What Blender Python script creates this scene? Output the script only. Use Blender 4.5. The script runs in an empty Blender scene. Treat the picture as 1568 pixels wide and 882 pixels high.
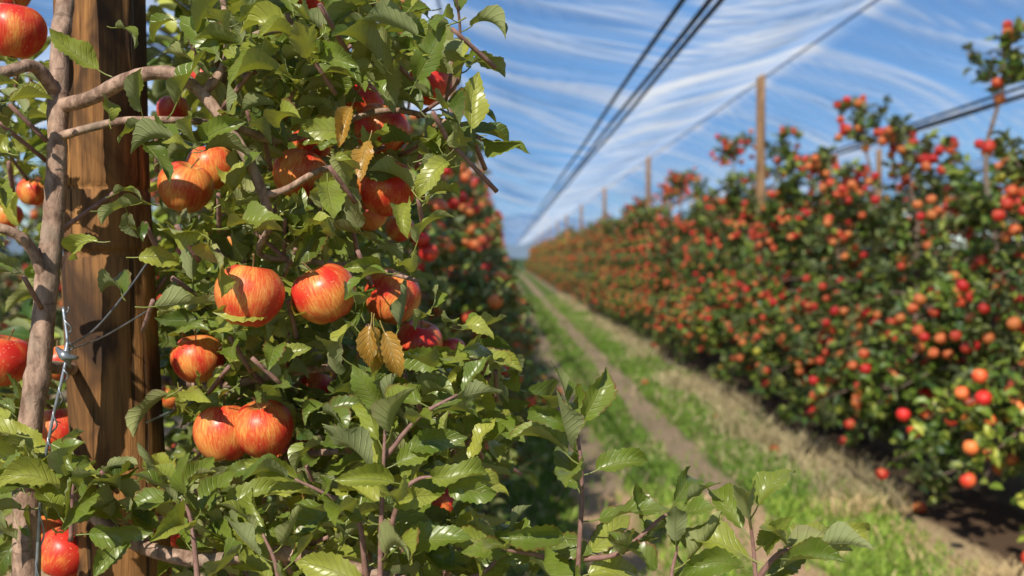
import bpy, math, random
import numpy as np
from mathutils import Vector, Matrix
random.seed(7); rng=np.random.default_rng(7)
scene=bpy.context.scene
EYE=1.6; F=1524.0
ROW_L=-0.6; ROW_R=3.2; PITCH=3.8
def P(px,py,d):   # image pixel + estimated depth -> world metres
    return np.array([(px-775)/F*d, d, EYE-(py-395)/F*d])
def to_pixel(p):  # world point -> image pixel coordinates
    return 775+p[0]/p[1]*F, 395-(p[2]-EYE)/p[1]*F
def vnoise(x,y,seed=0):
    x=np.asarray(x,float);y=np.asarray(y,float);xi=np.floor(x);yi=np.floor(y);fx=x-xi;fy=y-yi
    fx=fx*fx*(3-2*fx);fy=fy*fy*(3-2*fy)
    def h(a,b):
        s=np.sin(a*127.1+b*311.7+seed*74.7)*43758.5453; return s-np.floor(s)
    return (h(xi,yi)*(1-fx)+h(xi+1,yi)*fx)*(1-fy)+(h(xi,yi+1)*(1-fx)+h(xi+1,yi+1)*fx)*fy

# ---------------------------------------------------------------- node helper
class NT:
    def __init__(s,name):
        s.m=bpy.data.materials.new(name); s.m.use_nodes=True
        s.t=s.m.node_tree; s.t.nodes.clear()
        s.out=s.t.nodes.new('ShaderNodeOutputMaterial')
    def n(s,typ,**kw):
        nd=s.t.nodes.new(typ)
        for k,v in kw.items(): setattr(nd,k,v)
        return nd
    def l(s,a,b): s.t.links.new(a,b)
    def put(s,inp,v):
        if hasattr(v,'links'): s.l(v,inp)
        else: inp.default_value=v
    def math(s,op,a,b=0.0,c=0.0,clamp=False):
        nd=s.n('ShaderNodeMath',operation=op,use_clamp=clamp)
        s.put(nd.inputs[0],a); s.put(nd.inputs[1],b); s.put(nd.inputs[2],c)
        return nd.outputs[0]
    def mix(s,f,a,b,bt='MIX'):
        nd=s.n('ShaderNodeMix',data_type='RGBA',blend_type=bt)
        s.put(nd.inputs['Factor'],f)
        for i,v in ((6,a),(7,b)):
            if not hasattr(v,'links'): v=(v[0],v[1],v[2],1)
            s.put(nd.inputs[i],v)
        return nd.outputs[2]
    def rng(s,v,a,b,c=0.0,d=1.0,smooth=True):
        nd=s.n('ShaderNodeMapRange',interpolation_type='SMOOTHSTEP' if smooth else 'LINEAR')
        s.put(nd.inputs[0],v)
        for i,x in enumerate((a,b,c,d)): s.put(nd.inputs[i+1],x)
        return nd.outputs[0]
    def noise(s,vec,scale,detail=3,rough=.5,dist=0):
        nd=s.n('ShaderNodeTexNoise'); 
        if vec is not None: s.l(vec,nd.inputs['Vector'])
        nd.inputs['Scale'].default_value=scale; nd.inputs['Detail'].default_value=detail
        nd.inputs['Roughness'].default_value=rough; nd.inputs['Distortion'].default_value=dist
        return nd.outputs[0]
    def scale(s,vec,v):
        nd=s.n('ShaderNodeMapping'); s.l(vec,nd.inputs[0]); nd.inputs['Scale'].default_value=v
        return nd.outputs[0]
    def sep(s,vec):
        nd=s.n('ShaderNodeSeparateXYZ'); s.l(vec,nd.inputs[0]); return nd.outputs
    def comb(s,a,b,c):
        nd=s.n('ShaderNodeCombineXYZ')
        for i,v in enumerate((a,b,c)): s.put(nd.inputs[i],v)
        return nd.outputs[0]
    def bump(s,h,strength=.3,dist=.01):
        nd=s.n('ShaderNodeBump'); s.l(h,nd.inputs['Height'])
        nd.inputs['Strength'].default_value=strength; nd.inputs['Distance'].default_value=dist
        return nd.outputs[0]
    def bsdf(s,col,rough=.6,normal=None,spec=.5,**kw):
        nd=s.n('ShaderNodeBsdfPrincipled')
        if not hasattr(col,'links'): col=(col[0],col[1],col[2],1)
        s.put(nd.inputs['Base Color'],col); s.put(nd.inputs['Roughness'],rough)
        nd.inputs['Specular IOR Level'].default_value=spec
        if normal is not None: s.l(normal,nd.inputs['Normal'])
        for k,v in kw.items(): s.put(nd.inputs[k.replace('_',' ')],v)
        return nd.outputs[0]
    def ms(s,f,a,b):
        nd=s.n('ShaderNodeMixShader'); s.put(nd.inputs[0],f); s.l(a,nd.inputs[1]); s.l(b,nd.inputs[2])
        return nd.outputs[0]
    def done(s,sh): s.l(sh,s.out.inputs[0]); return s.m
    def attr(s,name='luv'):
        nd=s.n('ShaderNodeAttribute',attribute_name=name); return nd.outputs['Vector']
    def pos(s): return s.n('ShaderNodeNewGeometry').outputs['Position']
    def obj(s): return s.n('ShaderNodeTexCoord').outputs['Object']

def leaf_material(name,hi=True,gain=1.0):
    m=NT(name); uvr=m.sep(m.attr()); u,v,r=uvr[0],uvr[1],uvr[2]
    g=gain
    c=m.mix(m.rng(r,0,.5),(0.032*g,0.066*g,0.010*g),(0.105*g,0.155*g,0.018*g))
    c=m.mix(m.rng(r,.5,.93),c,(0.28*g,0.295*g,0.045*g))
    c=m.mix(m.rng(r,.975,.98),c,(0.50,0.25,0.04))
    au=m.math('ABSOLUTE',u)
    if hi:
        pos=m.obj()
        n1=m.noise(pos,48,2,.6)
        c=m.mix(m.rng(n1,.35,.7,0,.5),c,m.mix(.5,c,(0.26,0.26,0.10)))
        ph=m.math('FRACT',m.math('MULTIPLY',m.math('SUBTRACT',v,m.math('MULTIPLY',au,.22)),8.5))
        sv=m.rng(m.math('ABSOLUTE',m.math('SUBTRACT',ph,.5)),.0,.16,1,0)
        mid=m.rng(au,.02,.07,1,0)
        vein=m.math('MAXIMUM',mid,m.math('MULTIPLY',sv,.45))
        c=m.mix(m.math('MULTIPLY',vein,.45),c,(0.34,0.35,0.12))
        ed=m.math('MULTIPLY',m.rng(m.math('ADD',au,m.math('MULTIPLY',n1,.5)),1.08,1.28),m.rng(m.math('FRACT',m.math('MULTIPLY',r,17.3)),.6,.8))
        c=m.mix(ed,c,(0.17,0.085,0.03))
        nrm=m.bump(m.math('SUBTRACT',1.0,vein),.7,.0018)
    else:
        nrm=None
        c=m.mix(m.rng(au,.0,.12,.3,0),c,(0.30,0.31,0.11))
    back=m.mix(.55,c,(0.40,0.42,0.22))
    bf=m.n('ShaderNodeNewGeometry').outputs['Backfacing']
    col=m.mix(bf,c,back)
    rough=m.rng(bf,0,1,.33 if hi else .42,.75)
    a=m.bsdf(col,rough,nrm,.55)
    if not hi: return m.done(a)
    t=m.n('ShaderNodeBsdfTranslucent'); m.l(m.mix(.5,c,(0.52*g,0.54*g,0.03*g)),t.inputs[0])
    return m.done(m.ms(.25,a,t.outputs[0]))
M_LEAF=leaf_material('leaf_blade',True,1.4)
M_LEAFB=leaf_material('leaf_small',False,1.45)

def apple_mat():
    m=NT('apple_skin'); tc=m.n('ShaderNodeTexCoord').outputs['Object']
    oi=m.n('ShaderNodeObjectInfo').outputs['Random']
    x,y,z=m.sep(tc)
    rr=m.math('SQRT',m.math('ADD',m.math('ADD',m.math('MULTIPLY',x,x),m.math('MULTIPLY',y,y)),1e-6))
    nx=m.math('DIVIDE',x,rr); ny=m.math('DIVIDE',y,rr)
    off=m.math('MULTIPLY',oi,37.0)
    st=m.noise(m.comb(m.math('ADD',m.math('MULTIPLY',nx,7.0),off),m.math('MULTIPLY',ny,7.0),m.math('MULTIPLY',z,30.0)),2.6,5,.7)
    lo=m.noise(m.comb(m.math('ADD',m.math('MULTIPLY',nx,.9),off),m.math('MULTIPLY',ny,.9),m.math('MULTIPLY',z,20.0)),1.2,1)
    red=m.mix(m.noise(tc,40,3),(0.54,0.010,0.014),(0.78,0.06,0.03))
    blush=m.math('ADD',m.math('ADD',m.math('MULTIPLY',st,.7),m.math('MULTIPLY',lo,1.6)),m.math('MULTIPLY',oi,.25))
    f=m.rng(blush,1.06,1.68,0,.92)
    c=m.mix(f,red,m.mix(m.rng(st,.35,.7),(0.86,0.22,0.05),(0.92,0.50,0.12)))
    cav=m.math('MULTIPLY',m.rng(rr,.005,.022,1,0),m.rng(z,0,.02))
    c=m.mix(m.math('MULTIPLY',cav,.7),c,(0.45,0.33,0.09))
    vo=m.n('ShaderNodeTexVoronoi'); m.l(tc,vo.inputs['Vector']); vo.inputs['Scale'].default_value=190
    dots=m.rng(vo.outputs['Distance'],.12,.22,.5,0)
    c=m.mix(dots,c,(0.90,0.50,0.26))
    bl=m.noise(tc,90,3)
    return m.done(m.bsdf(c,m.rng(bl,.3,.7,.32,.46),m.bump(bl,.10,.001),.45))
M_APPLE=apple_mat()
def apple_far():
    m=NT('apple_skin_far'); r=m.sep(m.attr())
    n=m.noise(m.obj(),14,1)
    c=m.mix(m.rng(m.math('ADD',m.math('MULTIPLY',r[2],.6),m.math('MULTIPLY',n,.7)),.38,.9),(0.78,0.035,0.03),(0.98,0.28,0.08))
    c=m.mix(m.rng(r[2],.97,.975),c,(0.80,0.68,0.08))
    return m.done(m.bsdf(c,.45,None,.45))
M_APPLEF=apple_far()
def bark():
    m=NT('bark'); p=m.obj(); n=m.noise(m.scale(p,(1,1,.5)),60,4,.65); n2=m.noise(p,14,3)
    c=m.mix(m.rng(n,.3,.7),(0.17,0.10,0.07),(0.54,0.36,0.27))
    c=m.mix(m.rng(n2,.5,.64,0,.55),c,(0.26,0.21,0.16))
    ring=m.noise(m.scale(p,(9,9,42)),3,2)
    c=m.mix(m.rng(ring,.62,.68,0,.5),c,(0.11,0.065,0.045))
    return m.done(m.bsdf(c,.8,m.bump(n,.8,.004),.25))
M_BARK=bark()
def twig():
    m=NT('twig'); p=m.obj(); n=m.noise(p,120,2)
    return m.done(m.bsdf(m.mix(n,(0.14,0.06,0.05),(0.42,0.25,0.21)),.6,m.bump(n,.4,.002),.4))
M_TWIG=twig()
def stalk():
    m=NT('stalk'); p=m.obj(); n=m.noise(p,200,2)
    return m.done(m.bsdf(m.mix(n,(0.16,0.08,0.03),(0.26,0.18,0.07)),.6))
M_STALK=stalk()
def wood(name,lite,dark,bs=.8):
    m=NT(name); p=m.obj()
    g=m.noise(m.scale(p,(1,1,.05)),70,5,.7,.4)
    g2=m.noise(m.scale(p,(1,1,.12)),14,3,.6)
    blot=m.noise(m.scale(p,(1,1,.5)),8,4,.6,.5)
    c=m.mix(m.rng(g,.3,.72),dark,lite)
    c=m.mix(m.rng(g2,.45,.68,0,.7),c,tuple(x*.5 for x in lite))
    c=m.mix(m.rng(blot,.44,.60,0,bs),c,(0.05,0.028,0.017))
    crack=m.rng(m.noise(m.scale(p,(1,1,.035)),60,3,.5),.62,.66)
    c=m.mix(m.math('MULTIPLY',crack,.8),c,(0.03,0.018,0.01))
    vo=m.n('ShaderNodeTexVoronoi'); m.l(m.scale(p,(1,1,.7)),vo.inputs['Vector']); vo.inputs['Scale'].default_value=7
    kn=m.rng(vo.outputs['Distance'],.05,.13,1,0)
    c=m.mix(m.math('MULTIPLY',kn,.8),c,(0.09,0.045,0.02))
    h=m.math('SUBTRACT',g,crack)
    return m.done(m.bsdf(c,.8,m.bump(h,.8,.005),.25))
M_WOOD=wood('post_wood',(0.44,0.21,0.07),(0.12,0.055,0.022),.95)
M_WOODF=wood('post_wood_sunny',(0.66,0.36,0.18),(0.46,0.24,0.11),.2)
def plain(name,col,rough,metal=0.0,ns=60):
    m=NT(name); p=m.obj(); n=m.noise(p,ns,3)
    c=m.mix(m.rng(n,.3,.7),tuple(x*.65 for x in col),col)
    return m.done(m.bsdf(c,rough,None,.5,Metallic=metal))
M_WIRE=plain('galvanised_wire',(0.42,0.45,0.5),.4,.7)
M_CABLE=plain('black_cable',(0.012,0.018,0.03),.5)
M_BLUE=plain('ridge_cable',(0.02,0.08,0.24),.5)

# ---------------------------------------------------------------- mesh helper
class MB:
    def __init__(s): s.v=[];s.q=[];s.a=[];s.mi=[];s.n=0
    def add(s,v,q,a,mi):
        v=np.asarray(v,float);q=np.asarray(q,int)
        if len(v)==0: return
        s.v.append(v);s.q.append(q+s.n);s.a.append(np.asarray(a,float));s.mi.append(np.full(len(q),mi));s.n+=len(v)
    def mesh(s,name,mats):
        v=np.concatenate(s.v);q=np.concatenate(s.q);a=np.concatenate(s.a);mi=np.concatenate(s.mi)
        me=bpy.data.meshes.new(name)
        me.vertices.add(len(v)); me.vertices.foreach_set('co',v.ravel().astype(np.float32))
        me.loops.add(q.size); me.loops.foreach_set('vertex_index',q.ravel().astype(np.int32))
        me.polygons.add(len(q))
        me.polygons.foreach_set('loop_start',(np.arange(len(q))*4).astype(np.int32))
        for m in mats: me.materials.append(m)
        me.polygons.foreach_set('material_index',mi.astype(np.int32))
        at=me.attributes.new('luv','FLOAT_VECTOR','POINT'); at.data.foreach_set('vector',a.ravel().astype(np.float32))
        me.update(calc_edges=True)
        me.polygons.foreach_set('use_smooth',np.ones(len(q),bool))
        me.validate()
        return me
def link(name,me,parent=None,loc=(0,0,0)):
    o=bpy.data.objects.new(name,me); scene.collection.objects.link(o); o.location=loc
    if parent: o.parent=parent
    return o
def smooth_path(pts,rad,sub=6):
    pts=np.array(pts,float);rad=np.array(rad,float);n=len(pts)
    if n<3: sub=max(sub,4)
    ext=np.vstack([2*pts[0]-pts[1],pts,2*pts[-1]-pts[-2]]);o=[];r=[]
    for i in range(n-1):
        p0,p1,p2,p3=ext[i:i+4]
        for k in range(sub):
            t=k/sub
            o.append(.5*((2*p1)+(-p0+p2)*t+(2*p0-5*p1+4*p2-p3)*t*t+(-p0+3*p1-3*p2+p3)*t**3))
            r.append(rad[i]*(1-t)+rad[i+1]*t)
    o.append(pts[-1]);r.append(rad[-1])
    return np.array(o),np.array(r)
def tube(mb,pts,rad,mi=0,seg=8,sub=6,knob=0.0,raw=False):
    if np.isscalar(rad): rad=[rad]*len(pts)
    c,r=(np.array(pts,float),np.array(rad,float)) if raw else smooth_path(pts,rad,sub)
    t=np.gradient(c,axis=0); t/=np.linalg.norm(t,axis=1)[:,None]+1e-9
    ref=np.array([0.13,0.2,1.0]) if abs(t[0][2])<.9 else np.array([1.,.1,0])
    rings=[]
    n0=ref-(ref@t[0])*t[0]; n0/=np.linalg.norm(n0)
    for i in range(len(c)):
        n0=n0-(n0@t[i])*t[i]; n0/=np.linalg.norm(n0); b=np.cross(t[i],n0)
        a=np.arange(seg)/seg*2*math.pi
        rr=r[i]*(1+knob*rng.normal(0,1)*.5+knob*.5*np.sin(a*2+i*.7))
        rings.append(c[i]+np.outer(np.cos(a)*rr,n0)+np.outer(np.sin(a)*rr,b))
    rings=[c[0]+(rings[0]-c[0])*.02]+rings+[c[-1]+(rings[-1]-c[-1])*.02]
    v=np.concatenate(rings);q=[]
    for i in range(len(rings)-1):
        for k in range(seg):
            k2=(k+1)%seg; q.append((i*seg+k,i*seg+k2,(i+1)*seg+k2,(i+1)*seg+k))
    mb.add(v,q,np.zeros((len(v),3)),mi)

# ---------------------------------------------------------------- leaves
def leaf_template(rows,cols,fold,bend,wave,ph,serr=True,petiole=True,W=.56,twist=0.0):
    v=[];a=[];q=[]
    P0=.28 if petiole else .0
    y=0; z=0; ys=[];zs=[];an=[]
    for i in range(rows+1):
        t=i/rows; ang=.25-bend*t
        ys.append(y);zs.append(z);an.append(ang)
        y+=math.cos(ang)/rows; z+=math.sin(ang)/rows
    for i in range(rows+1):
        t=i/rows
        w=.5*W*max(.02,(math.sin(math.pi*min(1,max(0,.02+.97*t))**.82))**.85)
        if t>.85: w*=1-(t-.85)*2.2
        for j in range(cols+1):
            u=-1+2*j/cols
            ww=w
            if serr and abs(u)==1 and 0<i<rows: ww*=1.12 if i%2 else .94
            au=abs(u)
            lift=w*(au*math.sin(fold)+ .35*au*au*math.sin(fold))
            zz=lift+wave*math.sin(t*9+ph+(1.7 if u>0 else 0))*au*au*w*2
            xx=u*ww*math.cos(fold*.8)
            tw=twist*t; xx,zz=xx*math.cos(tw)-zz*math.sin(tw),xx*math.sin(tw)+zz*math.cos(tw)
            v.append((xx+.05*math.sin(t*3+ph)*t,P0+ys[i]-math.sin(an[i])*zz,zs[i]+math.cos(an[i])*zz)); a.append((u,t,0))
    for i in range(rows):
        for j in range(cols):
            b=i*(cols+1)+j; q.append((b,b+1,b+cols+2,b+cols+1))
    if petiole:
        b=len(v)
        for k,(yy,zz) in enumerate(((0,-.03),(P0*.5,-.035),(P0+.04,.005))):
            for (dx,dz) in ((-.014,0),(0,.014),(.014,0),(0,-.014)):
                v.append((dx,yy,zz+dz)); a.append((0,.5,0))
        for k in range(2):
            for e in range(4): q.append((b+k*4+e,b+k*4+(e+1)%4,b+k*4+4+(e+1)%4,b+k*4+4+e))
    return np.array(v),np.array(q),np.array(a)
HI=[leaf_template(18,4,f,b,w,p,W=ww,twist=tw) for f,b,w,p,ww,tw in
    ((.45,.7,.16,0,.47,.3),(.7,1.0,.20,1,.49,-.5),(.3,.45,.22,2,.45,.2),(.9,1.3,.16,3,.51,.7),(.55,.3,.26,4,.43,-.7),(.4,1.5,.2,5,.47,.2),(1.05,.6,.16,2.5,.53,.4),(.6,-.5,.2,3.3,.47,.6),(.8,1.9,.3,1.3,.45,1.0))]
MID=[leaf_template(5,2,f,b,w,p,serr=False,petiole=False,W=.52,twist=tw) for f,b,w,p,tw in ((.4,.8,.1,0,.2),(.7,1.1,.1,1,-.3),(.2,.4,.1,2,.4))]
LO=[leaf_template(3,2,f,b,.0,p,serr=False,petiole=False,W=.60) for f,b,p in ((.5,.9,0),(.8,1.3,1),(.3,.3,2))]
def norm(a): return a/(np.linalg.norm(a,axis=-1,keepdims=True)+1e-9)
def put_leaves(mb,templates,pos,dirs,size,mi,rollsd=.5,rnd=None,up=None):
    pos=np.asarray(pos,float);N=len(pos)
    if N==0: return
    a=norm(np.asarray(dirs,float)); U=np.tile([0,0,1.],(N,1)) if up is None else np.asarray(up,float)
    U=U+rng.normal(0,.12,(N,3)); n=norm(U-(U*a).sum(1)[:,None]*a)
    roll=rng.normal(0,rollsd,N)[:,None]; n=n*np.cos(roll)+np.cross(a,n)*np.sin(roll)
    x=np.cross(a,n); R=np.stack([x,a,n],axis=2)*np.asarray(size)[:,None,None]
    which=rng.integers(0,len(templates),N)
    if rnd is None: rnd=rng.random(N)
    for k,(tv,tq,ta) in enumerate(templates):
        ix=np.where(which==k)[0]
        if len(ix)==0: continue
        v=np.einsum('nij,vj->nvi',R[ix],tv)+pos[ix][:,None,:]
        q=(tq[None]+ (np.arange(len(ix))*len(tv))[:,None,None]).reshape(-1,4)
        at=np.repeat(ta[None],len(ix),0).copy(); at[:,:,2]=np.asarray(rnd)[ix][:,None]
        mb.add(v.reshape(-1,3),q,at.reshape(-1,3),mi)
# ---------------------------------------------------------------- apples
def apple_verts(seg,rings,R=1.0):
    v=[];q=[]
    for i in range(rings+1):
        t=math.pi*(.012+.976*i/rings)
        for k in range(seg):
            ph=2*math.pi*k/seg
            r=math.sin(t)*(1+.11*math.cos(t)); z=math.cos(t)*.94
            if z>0: z-=.42*math.exp(-(r/.27)**2)
            else:
                z+=.24*math.exp(-(r/.24)**2); z+=.035*math.cos(5*ph)*math.sin(t)*abs(math.cos(t))
            r*=1+.022*math.cos(5*ph+.5)*(.5-.5*math.cos(t))+.015*math.cos(2*ph+1)
            v.append((r*math.cos(ph)*R,r*math.sin(ph)*R,z*R))
    for i in range(rings):
        for k in range(seg): q.append((i*seg+k,(i+1)*seg+k,(i+1)*seg+(k+1)%seg,i*seg+(k+1)%seg))
    return np.array(v),np.array(q)
AV,AQ=apple_verts(40,28,.042); BV,BQ=apple_verts(8,6,1.0)
mb=MB(); mb.add(AV,AQ,np.zeros((len(AV),3)),0)
tube(mb,[(0,0,.020),(.001,0,.032),(.004,.002,.042),(.008,.003,.050)],[.0014,.0011,.0011,.0018],1,6,3)
for k in range(5):
    a=k*1.257; tube(mb,[(.004*math.cos(a),.004*math.sin(a),-.028),(.002*math.cos(a),.002*math.sin(a),-.036)],[.0018,.0005],1,5,2)
ME_APPLE=mb.mesh('apple',[M_APPLE,M_STALK])

# ---------------------------------------------------------------- generic orchard tree
def crown_w(z,h): return np.interp(z/h,[.08,.25,.5,.7,.85,.95,1.0],[.74,.92,.78,.55,.36,.2,.08])
def gen_tree(name,seed,h,nleaf,templates,leafmat,napple,wscale=1.0,hi=False,nlat=48,lead=.6):
    global rng; keep=rng; rng=np.random.default_rng(seed)
    mb=MB(); H=h+lead
    tp=[(rng.normal(0,.02),rng.normal(0,.03),z) for z in np.linspace(0,H,10)]
    tube(mb,tp,np.linspace(.036,.009,10),0,6,2,.08)
    lats=[]
    for i in range(nlat):
        z=.32+(h-.38)*((i+rng.random())/nlat)**1.1
        L=float(crown_w(z,h))*wscale*(rng.uniform(.55,1.2)); az=i*2.4+rng.normal(0,.3)
        d=np.array([math.cos(az),math.sin(az)*.8,0]); up=rng.uniform(-.1,.55); s=[np.array([0,0,z])]
        for k in range(5):
            s.append(s[-1]+(d+np.array([0,0,up-.18*k])+rng.normal(0,.12,3))*L/5)
        s=[np.array([q[0],q[1],max(q[2],.22)]) for q in s]
        lats.append(np.array(s)); tube(mb,s,np.linspace(.011,.003,6),0,4,1)
    for i in range(6):
        z=h*rng.uniform(.75,.95);a=rng.uniform(0,6.28);s=[np.array([0,0,z])]; k2=rng.uniform(.5,1.3)
        for k in range(5): s.append(s[-1]+np.array([math.cos(a)*.07,math.sin(a)*.07,.1*k2])+rng.normal(0,.02,3))
        lats.append(np.array(s)); tube(mb,s,np.linspace(.008,.003,6),0,4,1)
    extra=[]
    if lead>.3:
        for i in range(6):
            z=H-rng.uniform(0,.32); a=rng.uniform(0,6.28); s=[np.array([0,0,z])]
            for k in range(5): s.append(s[-1]+np.array([math.cos(a)*.035,math.sin(a)*.035,.015])+rng.normal(0,.012,3))
            lats.append(np.array(s)); extra.append(len(lats)-1); tube(mb,s,np.linspace(.005,.003,6),0,4,1)
    W=np.array([np.linalg.norm(l[-1]-l[0])**.9 for l in lats])
    W/=W.sum()
    Wa=W.copy()
    for e in extra: Wa[e]*=2.2
    Wa/=Wa.sum()
    ns=nleaf//6; li=rng.choice(len(lats),ns,p=W); t=rng.random(ns)**.6*5
    sp=np.array([lats[l][min(4,int(x))]*(1-(x-int(x)))+lats[l][min(5,int(x)+1)]*(x-int(x)) for l,x in zip(li,np.minimum(t,4.99))])
    sp+=rng.normal(0,.045,sp.shape)
    n=6; pos=np.repeat(sp,n,0)+rng.normal(0,.018,(ns*n,3)); az=rng.uniform(0,6.28,ns*n); el=rng.normal(.15,.5,ns*n)
    out=pos*np.array([1,.4,0]); out=norm(out)*.6
    d=np.stack([np.cos(az)*np.cos(el),np.sin(az)*np.cos(el),np.sin(el)],1)+out
    cr=np.repeat(rng.normal(0,.18,ns),n); r=np.clip(rng.beta(2,2.0,ns*n)+cr,0,.97); r[rng.random(ns*n)<.012]=1
    put_leaves(mb,templates,pos,d,rng.uniform(.055,.09,ns*n)*(1.0 if hi else 1.12),1,.55,r,up=np.tile([-.1,-.35,1.],(ns*n,1))+out*.4)
    aps=[]
    while len(aps)<napple:
        l=rng.choice(len(lats),p=Wa); x=min(4.99,(rng.random()**.4)*5.0); c=lats[l][int(x)]*(1-x+int(x))+lats[l][int(x)+1]*(x-int(x))
        o=norm(np.array([c[0],c[1]*.4,0])); c=c+o*rng.uniform(-.02,.11)
        if c[2]<.65 and rng.random()<.6: continue
        for k in range(rng.integers(1,4)): aps.append(c+np.array([0,0,-.04])+rng.normal(0,.07,3))
    for p in aps:
        tilt=Matrix.Rotation(rng.normal(0,.4),3,'X')@Matrix.Rotation(rng.normal(0,.4),3,'Y')
        v=(BV*rng.uniform(.033,.042))@np.array(tilt).T+p
        mb.add(v,BQ,np.tile([0,0,rng.random()],(len(v),1)),2)
    me=mb.mesh(name,[M_BARK,leafmat,M_APPLEF]); rng=keep; return me

NEAR=[gen_tree('apple_tree_close',100+i,h,3900,MID,M_LEAFB,50,.80,True) for i,h in enumerate((2.6,2.5))]
FARM=[gen_tree('apple_tree_row',200+i,h,4100,LO,M_LEAFB,185,lead=ld) for i,(h,ld) in enumerate(((2.15,.85),(1.95,.45),(2.2,.35),(2.05,1.0),(2.1,.1)))]
FAR=[gen_tree('apple_tree_distant',300+i,h,1700,LO,M_LEAFB,105,lead=.4,nlat=30) for i,h in enumerate((2.2,2.35))]
rng=np.random.default_rng(11)
def place_tree(me,x,y,s=1.0):
    o=link('apple_tree',me,None,(x,y,0)); o.rotation_euler[2]=rng.choice([0,math.pi])+rng.normal(0,.12)
    o.scale=(s,s,s*rng.uniform(.95,1.05)); return o
for i,y in enumerate((2.45,3.4,4.4)): place_tree(NEAR[i%2],ROW_L-.08+rng.normal(0,.03),y,.93)
y=5.3
while y<120: place_tree(FARM[rng.integers(5)] if y<30 else FAR[rng.integers(2)],ROW_L+rng.normal(0,.04),y,rng.uniform(.95,1.02)); y+=(.98 if y<50 else 1.2)+rng.normal(0,.05)
y=3.0
while y<130: place_tree(FARM[rng.integers(5)] if y<30 else FAR[rng.integers(2)],ROW_R+.05+rng.normal(0,.05),y,rng.uniform(.97,1.06)); y+=(.92 if y<50 else 1.1)+rng.normal(0,.06)
for X in (ROW_L-PITCH,ROW_R+PITCH):
    y=3.0
    while y<26: place_tree(FAR[rng.integers(2)],X+rng.normal(0,.05),y); y+=1.1

# ---------------------------------------------------------------- foreground tree
hero=bpy.data.objects.new('apple_tree',None); scene.collection.objects.link(hero); hero.location=(-.62,1.36,0)
def hlink(name,me):
    o=link(name,me,hero); o.location=(.62,-1.36,0); return o
APP=[(30,52,45),(190,-6,28),(4,552,44),(94,556,30),(92,660,38),(286,288,42),(326,258,36),(270,172,25),(315,122,20),
 (462,270,44),(478,222,33),(585,200,42),(556,158,32),(660,130,36),(593,289,46),(566,328,28),(612,350,22),
 (382,453,52),(497,451,50),(600,455,43),(300,396,30),(303,550,40),(262,607,20),(342,664,46),(402,658,46),(482,594,28),
 (640,528,38),(675,771,30),(95,850,42),(62,815,32),(272,818,24),(55,295,24),(360,372,28),(690,540,24),(455,690,26),(300,510,22),(600,20,26),(480,5,24),(30,-5,26),(430,175,24),(15,330,22)]
apples=[]
for i,(px,py,r) in enumerate(APP):
    R=.042; d=R*F/r
    if d>1.5: d=1.5+.25*(d-1.5)
    sc=r*d/F/.042
    p=P(px,py,d); apples.append((p,r,px,py,d))
    o=hlink('apple_%d'%(i+1),ME_APPLE); o.location=Vector(p)+Vector((.62,-1.36,0))
    o.rotation_euler=(rng.normal(-.05,.22),rng.normal(0,.25),rng.uniform(0,6.28)); o.scale=(sc,sc,sc*rng.uniform(.97,1.08))
mbw=MB(); mbl=MB()
T=[(22,1500,1.42,.026),(28,1150,1.38,.024),(36,882,1.34,.019),(42,680,1.34,.0165),(60,560,1.34,.0155),(74,430,1.35,.0155),(86,330,1.36,.0145),(92,240,1.36,.0135),(95,150,1.37,.0135),(100,60,1.38,.0125),(112,-40,1.4,.012),(120,-300,1.42,.009)]
tube(mbw,[P(a,b,c) for a,b,c,_ in T],[r for *_,r in T],0,14,7,.08)
def br(pts,r0,r1,mi=0,seg=10,knob=.08):
    q=[P(*p) for p in pts]; tube(mbw,q,np.linspace(r0,r1,len(q)),mi,seg,6,knob); return q
br([(95,165,1.37),(145,152,1.34),(205,122,1.31),(262,114,1.30),(305,138,1.29),(348,190,1.28),(384,250,1.27),(405,300,1.28),(416,345,1.30)],.0105,.006)
br([(92,212,1.36),(140,198,1.34),(200,186,1.33),(280,186,1.34),(330,190,1.4)],.006,.0045)
br([(318,142,1.29),(340,115,1.30),(365,78,1.32),(410,52,1.34),(480,45,1.36),(560,30,1.38)],.0065,.004)
br([(95,150,1.37),(60,105,1.33),(20,112,1.30),(-60,130,1.27)],.009,.007)
br([(75,440,1.35),(50,380,1.33),(20,355,1.31),(-40,340,1.29)],.008,.006)
br([(345,130,1.33),(352,60,1.35),(345,0,1.37),(330,-80,1.4)],.005,.004)
br([(376,128,1.40),(376,80,1.42),(372,20,1.44),(380,-60,1.46)],.0045,.004)
br([(348,190,1.28),(430,215,1.36),(520,190,1.42),(600,170,1.42),(690,190,1.38),(740,215,1.34)],.006,.003)
br([(416,345,1.30),(400,390,1.36),(470,400,1.40),(560,410,1.42),(640,430,1.38)],.005,.003)
br([(405,300,1.28),(440,290,1.29),(490,262,1.31),(540,250,1.42),(590,225,1.45)],.005,.003)
br([(60,560,1.36),(200,575,1.66),(330,590,1.55),(450,570,1.45),(580,555,1.4),(700,545,1.35)],.009,.004)
br([(45,700,1.34),(180,820,1.33),(300,860,1.28),(430,850,1.24),(600,890,1.2),(760,930,1.18),(900,950,1.16),(1160,980,1.14)],.011,.006)
br([(150,860,1.3),(340,740,1.5),(450,700,1.45),(560,690,1.4)],.007,.004)
MB_X=[95,205,262,305,348,384,416]; MB_Y=[165,122,114,138,190,250,345]
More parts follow.
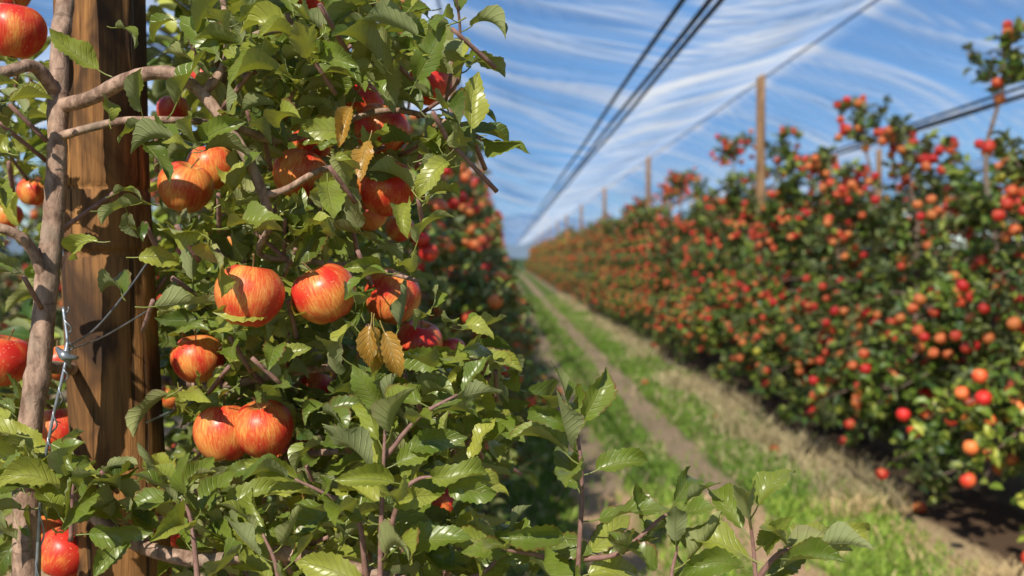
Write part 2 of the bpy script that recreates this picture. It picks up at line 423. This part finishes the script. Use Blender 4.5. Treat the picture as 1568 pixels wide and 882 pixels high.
def clear(p,d,s):   # thins leaves that hide fruit, branch or post from camera, or cross image outline
    for f in (.15,.7,1.2):
        c=p+d*s*f; px,py=to_pixel(c)
        for _,r,ax,ay,ad in apples:
            if r>21 and c[1]<ad+.03 and (px-ax)**2+(py-ay)**2<(r*(.92 if f>1 else .8))**2: return rng.random()>(.95 if r>35 else .88)
        if c[1]<1.6:
            if 98<px<243 and (py<190 or 225<py<690) : return rng.random()>.86
            if 50<px<108 and 60<py<640: return rng.random()>.9
            if 100<px<420 and abs(py-np.interp(px,MB_X,MB_Y))<20 and c[1]<1.32: return rng.random()>.9
        if 203<px<285 and -40<py<80: return rng.random()>.8
        if px>np.interp(py,[-100,0,100,170,230,270,330,400,450,520,600,700],[690,700,730,745,790,745,665,665,700,785,810,1400]): return False
    return True
LP=[];LD=[];LS=[];LR=[];LU=[]
def leaf(p,d,s,r=None,force=False,up=None):
    p=np.asarray(p,float); d=np.asarray(d,float); d=d/np.linalg.norm(d)
    if not force and not clear(p,d,s): return
    LP.append(p);LD.append(d);LS.append(s);LR.append(min(.97,max(0,rng.beta(2,1.8))) if r is None else r);LU.append((-.15,-.45,1) if up is None else up)
def rosette(px,py,d,n=7,s=.067,force=False,spread=.014):
    c=P(px,py,d); a0=rng.uniform(0,6.28); rr=rng.normal(0,.14)
    for k in range(n):
        az=a0+k*2.4+rng.normal(0,.25); el=rng.normal(.12,.5)
        dd=np.array([math.cos(az)*math.cos(el)*1.15,math.sin(az)*math.cos(el),math.sin(el)])
        leaf(c+rng.normal(0,spread,3),dd,s*rng.uniform(.62,1.25),min(.96,max(0,rng.beta(2,1.8)+rr)),force=force)
    if clear(c,np.array([0,0,-1.]),.04): tube(mbw,[c+rng.normal(0,.004,3),c+np.array([rng.normal(0,.03),.03+rng.random()*.03,-.045])],[.003,.0035],1,6,3)
front=[(300,20),(345,55),(215,62),(440,28),(480,85),(560,62),(620,30),(635,85),(690,40),(690,110),(430,150),(400,205),(335,190),
(245,205),(215,265),(545,135),(600,160),(650,205),(720,205),(700,235),(550,228),(465,115),(520,60),(390,110),(590,10),(500,10),(400,10),(300,215),
(330,300),(362,325),(440,335),(215,340),(262,425),(185,398),(305,440),(450,372),(530,340),(615,402),(560,385),(650,480),(690,490),(240,500),(230,455),
(385,540),(445,515),(520,535),(480,600),(560,590),(620,575),(700,600),(700,548),(750,540),(770,570),(350,560),(430,640),(510,655),(470,715),(405,735),
(300,750),(262,765),(345,800),(150,715),(60,690),(25,670),(45,755),(185,800),(150,765),(30,830),(330,850),(420,840),(500,830),(640,830),(700,850),(660,690),(720,660),(690,740),(640,620),(560,500),(600,530),
(20,240),(10,310),(40,420),(105,15),(150,55),(195,205),(5,190),(340,365),(395,355),(270,345),(330,475),(360,520),(440,470),(550,300),(640,300),(500,300),
(420,90),(450,190),(510,250),(640,250),(600,110),(380,165),(540,30),(660,170),(300,70),(20,160),(60,30),(180,110),(170,300)]
for (px,py) in front: rosette(px,py,rng.uniform(1.2,1.4),rng.integers(6,10))
fills=[(470,70,220,110,56),(450,240,190,90,32),(420,400,200,110,38),(500,560,260,80,44),(520,740,260,120,66),(60,250,70,170,16),(50,720,60,160,22),(310,480,70,120,16),(640,640,120,100,28),(560,870,260,60,28)]
for cx,cy,rx,ry,n in fills:
    for k in range(n):
        a=rng.uniform(0,6.28);q=math.sqrt(rng.random())
        rosette(cx+math.cos(a)*q*rx,cy+math.sin(a)*q*ry,rng.uniform(1.42,1.95),6)
def shoot(pts,n,s=.075,r=.0038,start=.12):
    q=[P(*p) for p in pts]; c,_=smooth_path(q,[r]*len(q),8); tube(mbw,q,np.linspace(r,.0016,len(q)),1,8,8,.04)
    for k in range(n):
        t=start+(1-start)*k/(n-1); i=min(len(c)-2,int(t*(len(c)-1))); ax=norm(c[i+1]-c[i]); az=k*2.4+rng.normal(0,.3)
        el=.25+.75*(k/(n-1))**2.0+rng.normal(0,.15); rad=np.array([math.cos(az),math.sin(az)*.8,0])
        leaf(c[i],rad*math.cos(el)+ax*math.sin(el),s*.95*(1.12-.35*t)*rng.uniform(.85,1.12),rng.uniform(.2,.85),force=True)
shoot([(578,1000,1.16),(582,820,1.15),(586,720,1.14),(590,640,1.14)],13,.085)
shoot([(560,900,1.2),(545,790,1.17),(500,760,1.16),(450,735,1.15)],8,.08)
shoot([(585,860,1.16),(610,770,1.14),(640,735,1.13),(690,735,1.13)],9,.078)
shoot([(590,700,1.15),(640,640,1.14),(700,605,1.15)],7,.078)
shoot([(882,1050,1.2),(886,880,1.19),(892,760,1.18),(888,690,1.17),(880,655,1.17)],15,.088)
shoot([(895,860,1.2),(950,850,1.18),(1010,800,1.17),(1040,780,1.17)],8,.078)
shoot([(885,900,1.2),(840,860,1.18),(800,850,1.17),(770,845,1.16)],7,.085)
shoot([(1180,1060,1.15),(1165,940,1.14),(1158,850,1.14),(1150,790,1.13)],9,.085)
shoot([(1165,890,1.14),(1200,850,1.12),(1260,838,1.11)],7,.085)
shoot([(1040,1000,1.15),(1030,900,1.15),(1040,840,1.15)],8,.08)
shoot([(690,900,1.2),(740,880,1.2),(770,850,1.2)],7,.08)
shoot([(430,950,1.18),(420,870,1.17),(400,820,1.17)],8,.085)
shoot([(105,830,1.2),(108,770,1.19),(112,730,1.18)],8,.085,.003)
shoot([(300,900,1.2),(290,800,1.2),(275,765,1.2)],7,.08)
shoot([(640,180,1.42),(700,130,1.36),(705,50,1.33),(698,-10,1.3)],9,.08,.003)
shoot([(610,240,1.45),(690,205,1.33),(745,215,1.3)],7,.085,.003)
shoot([(600,560,1.42),(690,550,1.3),(760,555,1.25)],8,.08,.003)
for k,(px,py,dx,dz) in enumerate(((575,480,-.1,-1),(582,490,.35,-.9),(568,478,.0,-1))):
    leaf(P(px,py,1.17),(dx,-.15,dz),.058,1.0,True,up=(0.2,-1,.2))
for (px,py) in ((545,150),(570,200)):
    leaf(P(px,py,1.22),(rng.normal(0,.5),-.2,-.6),.055,1.0,True,up=(0.2,-1,.4))
put_leaves(mbl,HI,LP,LD,LS,0,.65,np.array(LR),up=np.array(LU))
hlink('branches',mbw.mesh('branches',[M_BARK,M_TWIG])); hlink('leaves',mbl.mesh('leaves',[M_LEAF]))

# ---------------------------------------------------------------- foreground post
mb=MB(); seg=28
rings=[];zs=list(np.linspace(0,1.60,28))+[1.604,1.606,1.612,1.614]+list(np.linspace(1.62,1.70,3))+[1.702,1.706,1.71]+list(np.linspace(1.72,3.86,34))
for z in zs:
    rad=np.interp(z,[0,1.6,1.601,3.9],[.074,.067,.067,.058])
    if 1.603<z<1.613: rad*=.93
    if 1.701<z<1.707: rad*=.955
    cx=np.interp(z,[0,1.0,1.75,3.9],[-.555,-.585,-.615,-.63]); cy=1.53
    row=[]
    for k in range(seg):
        a=2*math.pi*k/seg; fl=1-.03*abs(math.cos(2*a+.4))**3
        w=1+.012*math.sin(3*a+z*2)+.006*math.sin(9*a+z*5)
        row.append((cx+math.cos(a)*rad*fl*w,cy+math.sin(a)*rad*fl*w,z))
    rings.append(row)
rings.append([(cx+(x-cx)*.03,cy+(y-cy)*.03,z) for x,y,z in rings[-1]])
v=np.array(rings).reshape(-1,3);q=[(i*seg+k,i*seg+(k+1)%seg,(i+1)*seg+(k+1)%seg,(i+1)*seg+k) for i in range(len(rings)-1) for k in range(seg)]
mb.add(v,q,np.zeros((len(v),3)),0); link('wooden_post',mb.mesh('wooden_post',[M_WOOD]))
def post(x,y,h=3.82):
    mb=MB(); zz=np.linspace(0,h,8); l=rng.normal(0,.02)
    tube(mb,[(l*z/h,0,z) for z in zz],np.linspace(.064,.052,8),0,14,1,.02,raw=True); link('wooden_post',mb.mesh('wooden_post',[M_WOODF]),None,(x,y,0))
for k in range(11):
    post(ROW_R-.12,12.0+9.6*k)
    post(ROW_L,11.0+9.6*k)
    if k<4: post(ROW_R+PITCH,9.0+9.6*k); post(ROW_L-PITCH,6.0+9.6*k)

# ---------------------------------------------------------------- trellis wires and tie
mb=MB()
for X in (ROW_L,ROW_R):
    for z in (.7,1.35,2.0):
        tube(mb,[(X+(.075 if X<0 else 0),y,z+.01*math.sin(y)) for y in np.arange(1.45 if X<0 else 2,90,6)],.0016,0,5,1,raw=True)
link('trellis_wire',mb.mesh('trellis_wire',[M_WIRE]))
mb=MB()
tw=[P(98,470,1.3),P(104,530,1.29),P(96,575,1.28),P(78,650,1.28),P(62,740,1.28),P(50,900,1.28)]
tube(mb,tw,.0022,0,8,8)
c,_=smooth_path([p+np.array([.003,0,0]) for p in tw],[1]*6,14)
tube(mb,[p+np.array([.004*math.cos(i*.9),.004*math.sin(i*.9),0]) for i,p in enumerate(c)],.0012,0,6,1,raw=True)
tube(mb,[P(104,532,1.29),P(150,500,1.36),P(200,440,1.44),P(232,395,1.5)],.0014,0,6,6)
tube(mb,[P(104,536,1.29),P(160,515,1.4),P(236,470,1.5)],.0013,0,6,6)
tube(mb,[P(88,534,1.28),P(100,545,1.27),P(120,548,1.28)],[.003,.006,.002],0,8,4,.2)
tube(mb,[P(104,520,1.28),P(102,545,1.272),P(108,562,1.28)],[.002,.005,.002],0,8,4,.2)
link('wire_tie',mb.mesh('wire_tie',[M_WIRE]))

# ---------------------------------------------------------------- hail net
RZ=3.84; VZ=3.25
def net():
    # woven thread cover: thread fraction d seen face-on, closing up at grazing incidence like real mesh
    m=NT('hail_net'); a=m.sep(m.attr()); d=a[0]
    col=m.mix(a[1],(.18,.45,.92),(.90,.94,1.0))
    g=m.n('ShaderNodeNewGeometry'); dt=m.n('ShaderNodeVectorMath',operation='DOT_PRODUCT'); m.l(g.outputs['Normal'],dt.inputs[0]); m.l(g.outputs['Incoming'],dt.inputs[1])
    cs=m.math('MAXIMUM',m.math('ABSOLUTE',dt.outputs['Value']),.16)
    al=m.math('SUBTRACT',1.0,m.math('POWER',m.math('SUBTRACT',1.0,d),m.math('DIVIDE',.9,cs)))
    df=m.n('ShaderNodeBsdfDiffuse'); m.l(col,df.inputs[0])
    tl=m.n('ShaderNodeBsdfTranslucent'); m.l(col,tl.inputs[0])
    tr=m.n('ShaderNodeBsdfTransparent'); tr.inputs[0].default_value=(.84,.93,1.0,1)
    return m.done(m.ms(al,tr.outputs[0],m.ms(.75,df.outputs[0],tl.outputs[0])))
M_NET=net()
mb=MB(); nper=22
xs=np.concatenate([np.linspace(0,PITCH,nper+1)[:-1]+ROW_L-2*PITCH+k*PITCH for k in range(6)]+[[ROW_L+4*PITCH]])
ys=np.concatenate([np.arange(2.5,16,.04),np.arange(16,34,.075),np.arange(34,132,.5)])
X,Y=np.meshgrid(xs,ys); U=((X-ROW_L)/PITCH)%1.0; Sd=np.abs(2*U-1); A=np.sin(np.pi*Sd)
YY=Y+1.9*(vnoise(X*.55,Y*.3,3)-.5)+.7*(vnoise(X*1.1,Y*.7,5)-.5)+.7*A
fold=.22*vnoise(X*.35,YY*1.3,11)+.26*vnoise(X*.5,YY*3.7,12)+.28*vnoise(X*.8,YY*7.9,13)+.24*vnoise(X*1.3,YY*12.5,14)
wide=vnoise(X*.5,YY*.45,21)
fade=np.clip(1.6-Y/40,.3,1)
Z=VZ+(RZ-VZ)*Sd-.12*A+A*(.17*(fold-.5)*fade+.05*np.sin(Y*2*np.pi/9.6)+.05*(wide-.5))
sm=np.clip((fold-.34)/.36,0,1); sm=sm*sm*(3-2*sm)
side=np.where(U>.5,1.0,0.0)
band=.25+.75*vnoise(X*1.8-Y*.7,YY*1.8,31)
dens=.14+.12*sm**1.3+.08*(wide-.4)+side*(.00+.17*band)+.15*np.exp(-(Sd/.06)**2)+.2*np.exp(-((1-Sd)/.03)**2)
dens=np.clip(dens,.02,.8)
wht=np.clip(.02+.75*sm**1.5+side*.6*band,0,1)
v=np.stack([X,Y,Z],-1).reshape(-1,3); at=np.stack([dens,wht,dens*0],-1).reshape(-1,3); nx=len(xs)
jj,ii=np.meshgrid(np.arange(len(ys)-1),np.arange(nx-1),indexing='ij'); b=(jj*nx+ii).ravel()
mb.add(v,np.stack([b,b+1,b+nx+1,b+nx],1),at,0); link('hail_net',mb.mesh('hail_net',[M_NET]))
mb=MB()
for k in range(-1,3):
    cx=ROW_L+PITCH*(k+.5)
    for dx,dz in ((-.15,-.04),(0,-.06),(.10,-.04)):
        tube(mb,[(cx+dx-.05,y,VZ+dz+.012*math.sin(y*.65+dx*30)) for y in np.arange(2.5,125,1.5)],.018,0,6,1,raw=True)
link('net_cable',mb.mesh('net_cable',[M_CABLE]))
mb=MB()
for k in range(-1,4):
    tube(mb,[(ROW_L+PITCH*k,y,RZ+.014) for y in np.arange(2.5,125,4)],.011,0,6,1,raw=True)
link('ridge_cable',mb.mesh('ridge_cable',[M_BLUE]))

# ---------------------------------------------------------------- ground
def ground():
    m=NT('orchard_ground'); p=m.pos(); x,y,z=m.sep(p)
    w=m.math('WRAP',x,3.2,-.6)
    nb=m.noise(m.scale(p,(1,.35,1)),3.5,3,.6); xn=m.math('ADD',w,m.math('MULTIPLY',m.math('SUBTRACT',nb,.5),.4))
    fine=m.noise(p,38,3,.65); mid=m.noise(p,6,3,.6)
    grass=m.mix(fine,(0.08,0.14,0.02),(0.20,0.28,0.05)); grass=m.mix(m.rng(mid,.45,.68,0,.6),grass,(0.32,0.25,0.12))
    soil=m.mix(m.rng(fine,.3,.7),(0.36,0.22,0.12),(0.66,0.46,0.29))
    straw=m.mix(m.rng(fine,.3,.7),(0.28,0.19,0.10),(0.62,0.48,0.28))
    def band(c,hw,soft): return m.rng(m.math('ABSOLUTE',m.math('SUBTRACT',xn,c)),hw,hw+soft,1,0)
    c=m.mix(m.math('MULTIPLY',band(1.45,.13,.10),m.rng(mid,.2,.45,.75,1)),grass,soil)
    c=m.mix(m.math('MULTIPLY',band(.60,.16,.12),m.rng(mid,.2,.5,.7,1)),c,soil)
    c=m.mix(m.rng(xn,2.15,2.3),c,straw); c=m.mix(m.rng(xn,2.5,2.68),c,m.mix(fine,(0.07,0.042,0.025),(0.17,0.11,0.07)))  # past the straw: dark soil with the hedge's ground shadow painted in
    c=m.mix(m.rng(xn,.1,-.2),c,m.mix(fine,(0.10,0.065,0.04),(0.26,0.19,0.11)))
    far=m.rng(y,125,150); c=m.mix(far,c,(0.07,0.11,0.04))
    return m.done(m.bsdf(c,.95,m.bump(fine,.7,.03),.1))
mb=MB()
gx=np.concatenate([[-3000,-300,-40],np.arange(-9,12,.3),[40,300,3000]]); gy=np.concatenate([[-60],np.arange(-6,40,.4),[60,120,600,3500]])
def gz(x,y):
    if abs(x)>12 or y>40: return 0
    w=((x+.6)%3.8)-.6; return -.035*math.exp(-((w-1.45)/.12)**2)-.03*math.exp(-((w-.6)/.14)**2)+.02*math.sin(y*1.7+x)*math.sin(x*2.3)
v=[(x,y,gz(x,y)) for y in gy for x in gx]; nx=len(gx)
q=[(j*nx+i,j*nx+i+1,(j+1)*nx+i+1,(j+1)*nx+i) for j in range(len(gy)-1) for i in range(nx-1)]
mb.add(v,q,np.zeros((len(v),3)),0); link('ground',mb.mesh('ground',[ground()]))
def blade_mat():
    m=NT('grass_blade'); r=m.sep(m.attr())
    c=m.mix(m.rng(r[2],0,.55),(0.10,0.19,0.02),(0.30,0.42,0.06)); c=m.mix(m.rng(r[2],.62,.7),c,(0.62,0.47,0.25))
    return m.done(m.bsdf(c,.6,None,.3))
M_BLADE=blade_mat()
def blades(name,N,xf,dead,hmin,hmax):
    y=3.0+ (rng.random(N)**2.0)*38; x=xf(N,y); keep=x<50; x=x[keep];y=y[keep];N=len(x)
    ht=rng.uniform(hmin,hmax,N); wd=rng.uniform(.003,.006,N)*(1+y/9); az=rng.uniform(0,6.28,N)
    lean=rng.normal(0,.5,(N,2)); b=np.stack([x,y,np.full(N,-.012)],1); s=np.stack([np.cos(az),np.sin(az),np.zeros(N)],1)*wd[:,None]
    m1=b+np.stack([lean[:,0]*.3*ht,lean[:,1]*.3*ht,ht*.6],1); t=b+np.stack([lean[:,0]*ht,lean[:,1]*ht,ht],1)
    V=np.stack([b-s,b+s,m1-s*.7,m1+s*.7,t-s*.1,t+s*.1],1).reshape(-1,3); k=np.arange(N)*6
    Q=np.concatenate([np.stack([k,k+1,k+3,k+2],1),np.stack([k+2,k+3,k+5,k+4],1)])
    dd=np.clip(dead+.5*(vnoise(x*2.2,y*1.1,17)-.45),.04,1)
    r=np.where(rng.random(N)<dd,rng.uniform(.72,1,N),rng.uniform(0,.58,N)); A=np.zeros((N*6,3));A[:,2]=np.repeat(r,6)
    mb=MB(); mb.add(V,Q,A,0); link(name,mb.mesh(name,[M_BLADE]))
def gx1(N,y):
    x=rng.uniform(-.1,2.4,N)
    wob=.10*(vnoise(y*1.1,y*0,4)-.5)
    for c,w,k in ((1.45,.18,.97),(.60,.20,.95)):
        hit=(np.abs(x-c-wob)<w)&(rng.random(N)<k); x[hit]=99
    thin=rng.random(N)>vnoise(x*3,y*1.5,8)*1.3+.15; x[thin]=99
    return x
blades('grass',140000,gx1,.10,.03,.09)
blades('dry_grass',26000,lambda N,y:2.32+rng.normal(0,.12,N)+.12*np.sin(y*1.9)+99*(vnoise(y*1.4,y*0,6)<.35),.95,.04,.19)
for (x,y) in ((2.38,6.9),(2.1,9.8),(2.35,11.2),(2.2,8.1),(1.75,12.5),(2.45,10.3),(2.5,7.5),(2.6,6.2),(2.3,13.5)):
    o=link('fallen_apple',ME_APPLE,None,(x,y,.03)); o.rotation_euler=(rng.uniform(0,3),rng.uniform(0,3),0)
# hills
mb=MB(); xs=np.linspace(-2600,2600,120)
def hz(x): return 60+34*math.sin(x/330+1)+14*math.sin(x/120)+6*math.sin(x/47)+ (35*math.exp(-((x+80)/260)**2))
v=[];
for x in xs: v+= [(x,2500,-5),(x,2650,hz(x)*.55),(x,2850,hz(x))]
q=[(i*3+k,(i+1)*3+k,(i+1)*3+k+1,i*3+k+1) for i in range(len(xs)-1) for k in range(2)]
mb.add(v,q,np.zeros((len(v),3)),0)
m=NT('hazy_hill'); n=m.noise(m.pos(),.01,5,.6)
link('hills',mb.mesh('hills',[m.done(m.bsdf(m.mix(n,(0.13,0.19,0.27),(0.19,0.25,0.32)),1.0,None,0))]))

# ---------------------------------------------------------------- light, sky, camera
EL=math.radians(39); sx,sy=-.34,-.93; l=math.hypot(sx,sy); sx/=l; sy/=l
S=Vector((sx*math.cos(EL),sy*math.cos(EL),math.sin(EL)))
sun=bpy.data.lights.new('sun','SUN'); sun.energy=5; sun.angle=math.radians(.5); sun.color=(1,.93,.79)
so=bpy.data.objects.new('sun',sun); scene.collection.objects.link(so); so.rotation_euler=S.to_track_quat('Z','Y').to_euler(); so.location=(0,-5,10)
w=bpy.data.worlds.new('World'); scene.world=w; w.use_nodes=True; nt=w.node_tree
bg=nt.nodes['Background']; sk=nt.nodes.new('ShaderNodeTexSky'); sk.sky_type='NISHITA'; sk.sun_disc=False
sk.sun_elevation=EL; sk.sun_rotation=math.atan2(sx,sy)%(2*math.pi); sk.air_density=1.0; sk.dust_density=.1; sk.ozone_density=5.5; sk.altitude=800
nt.links.new(sk.outputs[0],bg.inputs[0]); bg.inputs[1].default_value=.10
cam=bpy.data.cameras.new('camera'); co=bpy.data.objects.new('camera',cam); scene.collection.objects.link(co)
co.location=(0,0,EYE); co.rotation_euler=(math.radians(90-1.73),0,math.radians(-.34))
cam.sensor_width=36; cam.lens=35; cam.clip_end=10000; cam.clip_start=.05
cam.dof.use_dof=True; cam.dof.focus_distance=1.26; cam.dof.aperture_fstop=4.0
scene.camera=co
scene.view_settings.view_transform='Standard'; scene.view_settings.look='None'; scene.view_settings.exposure=0
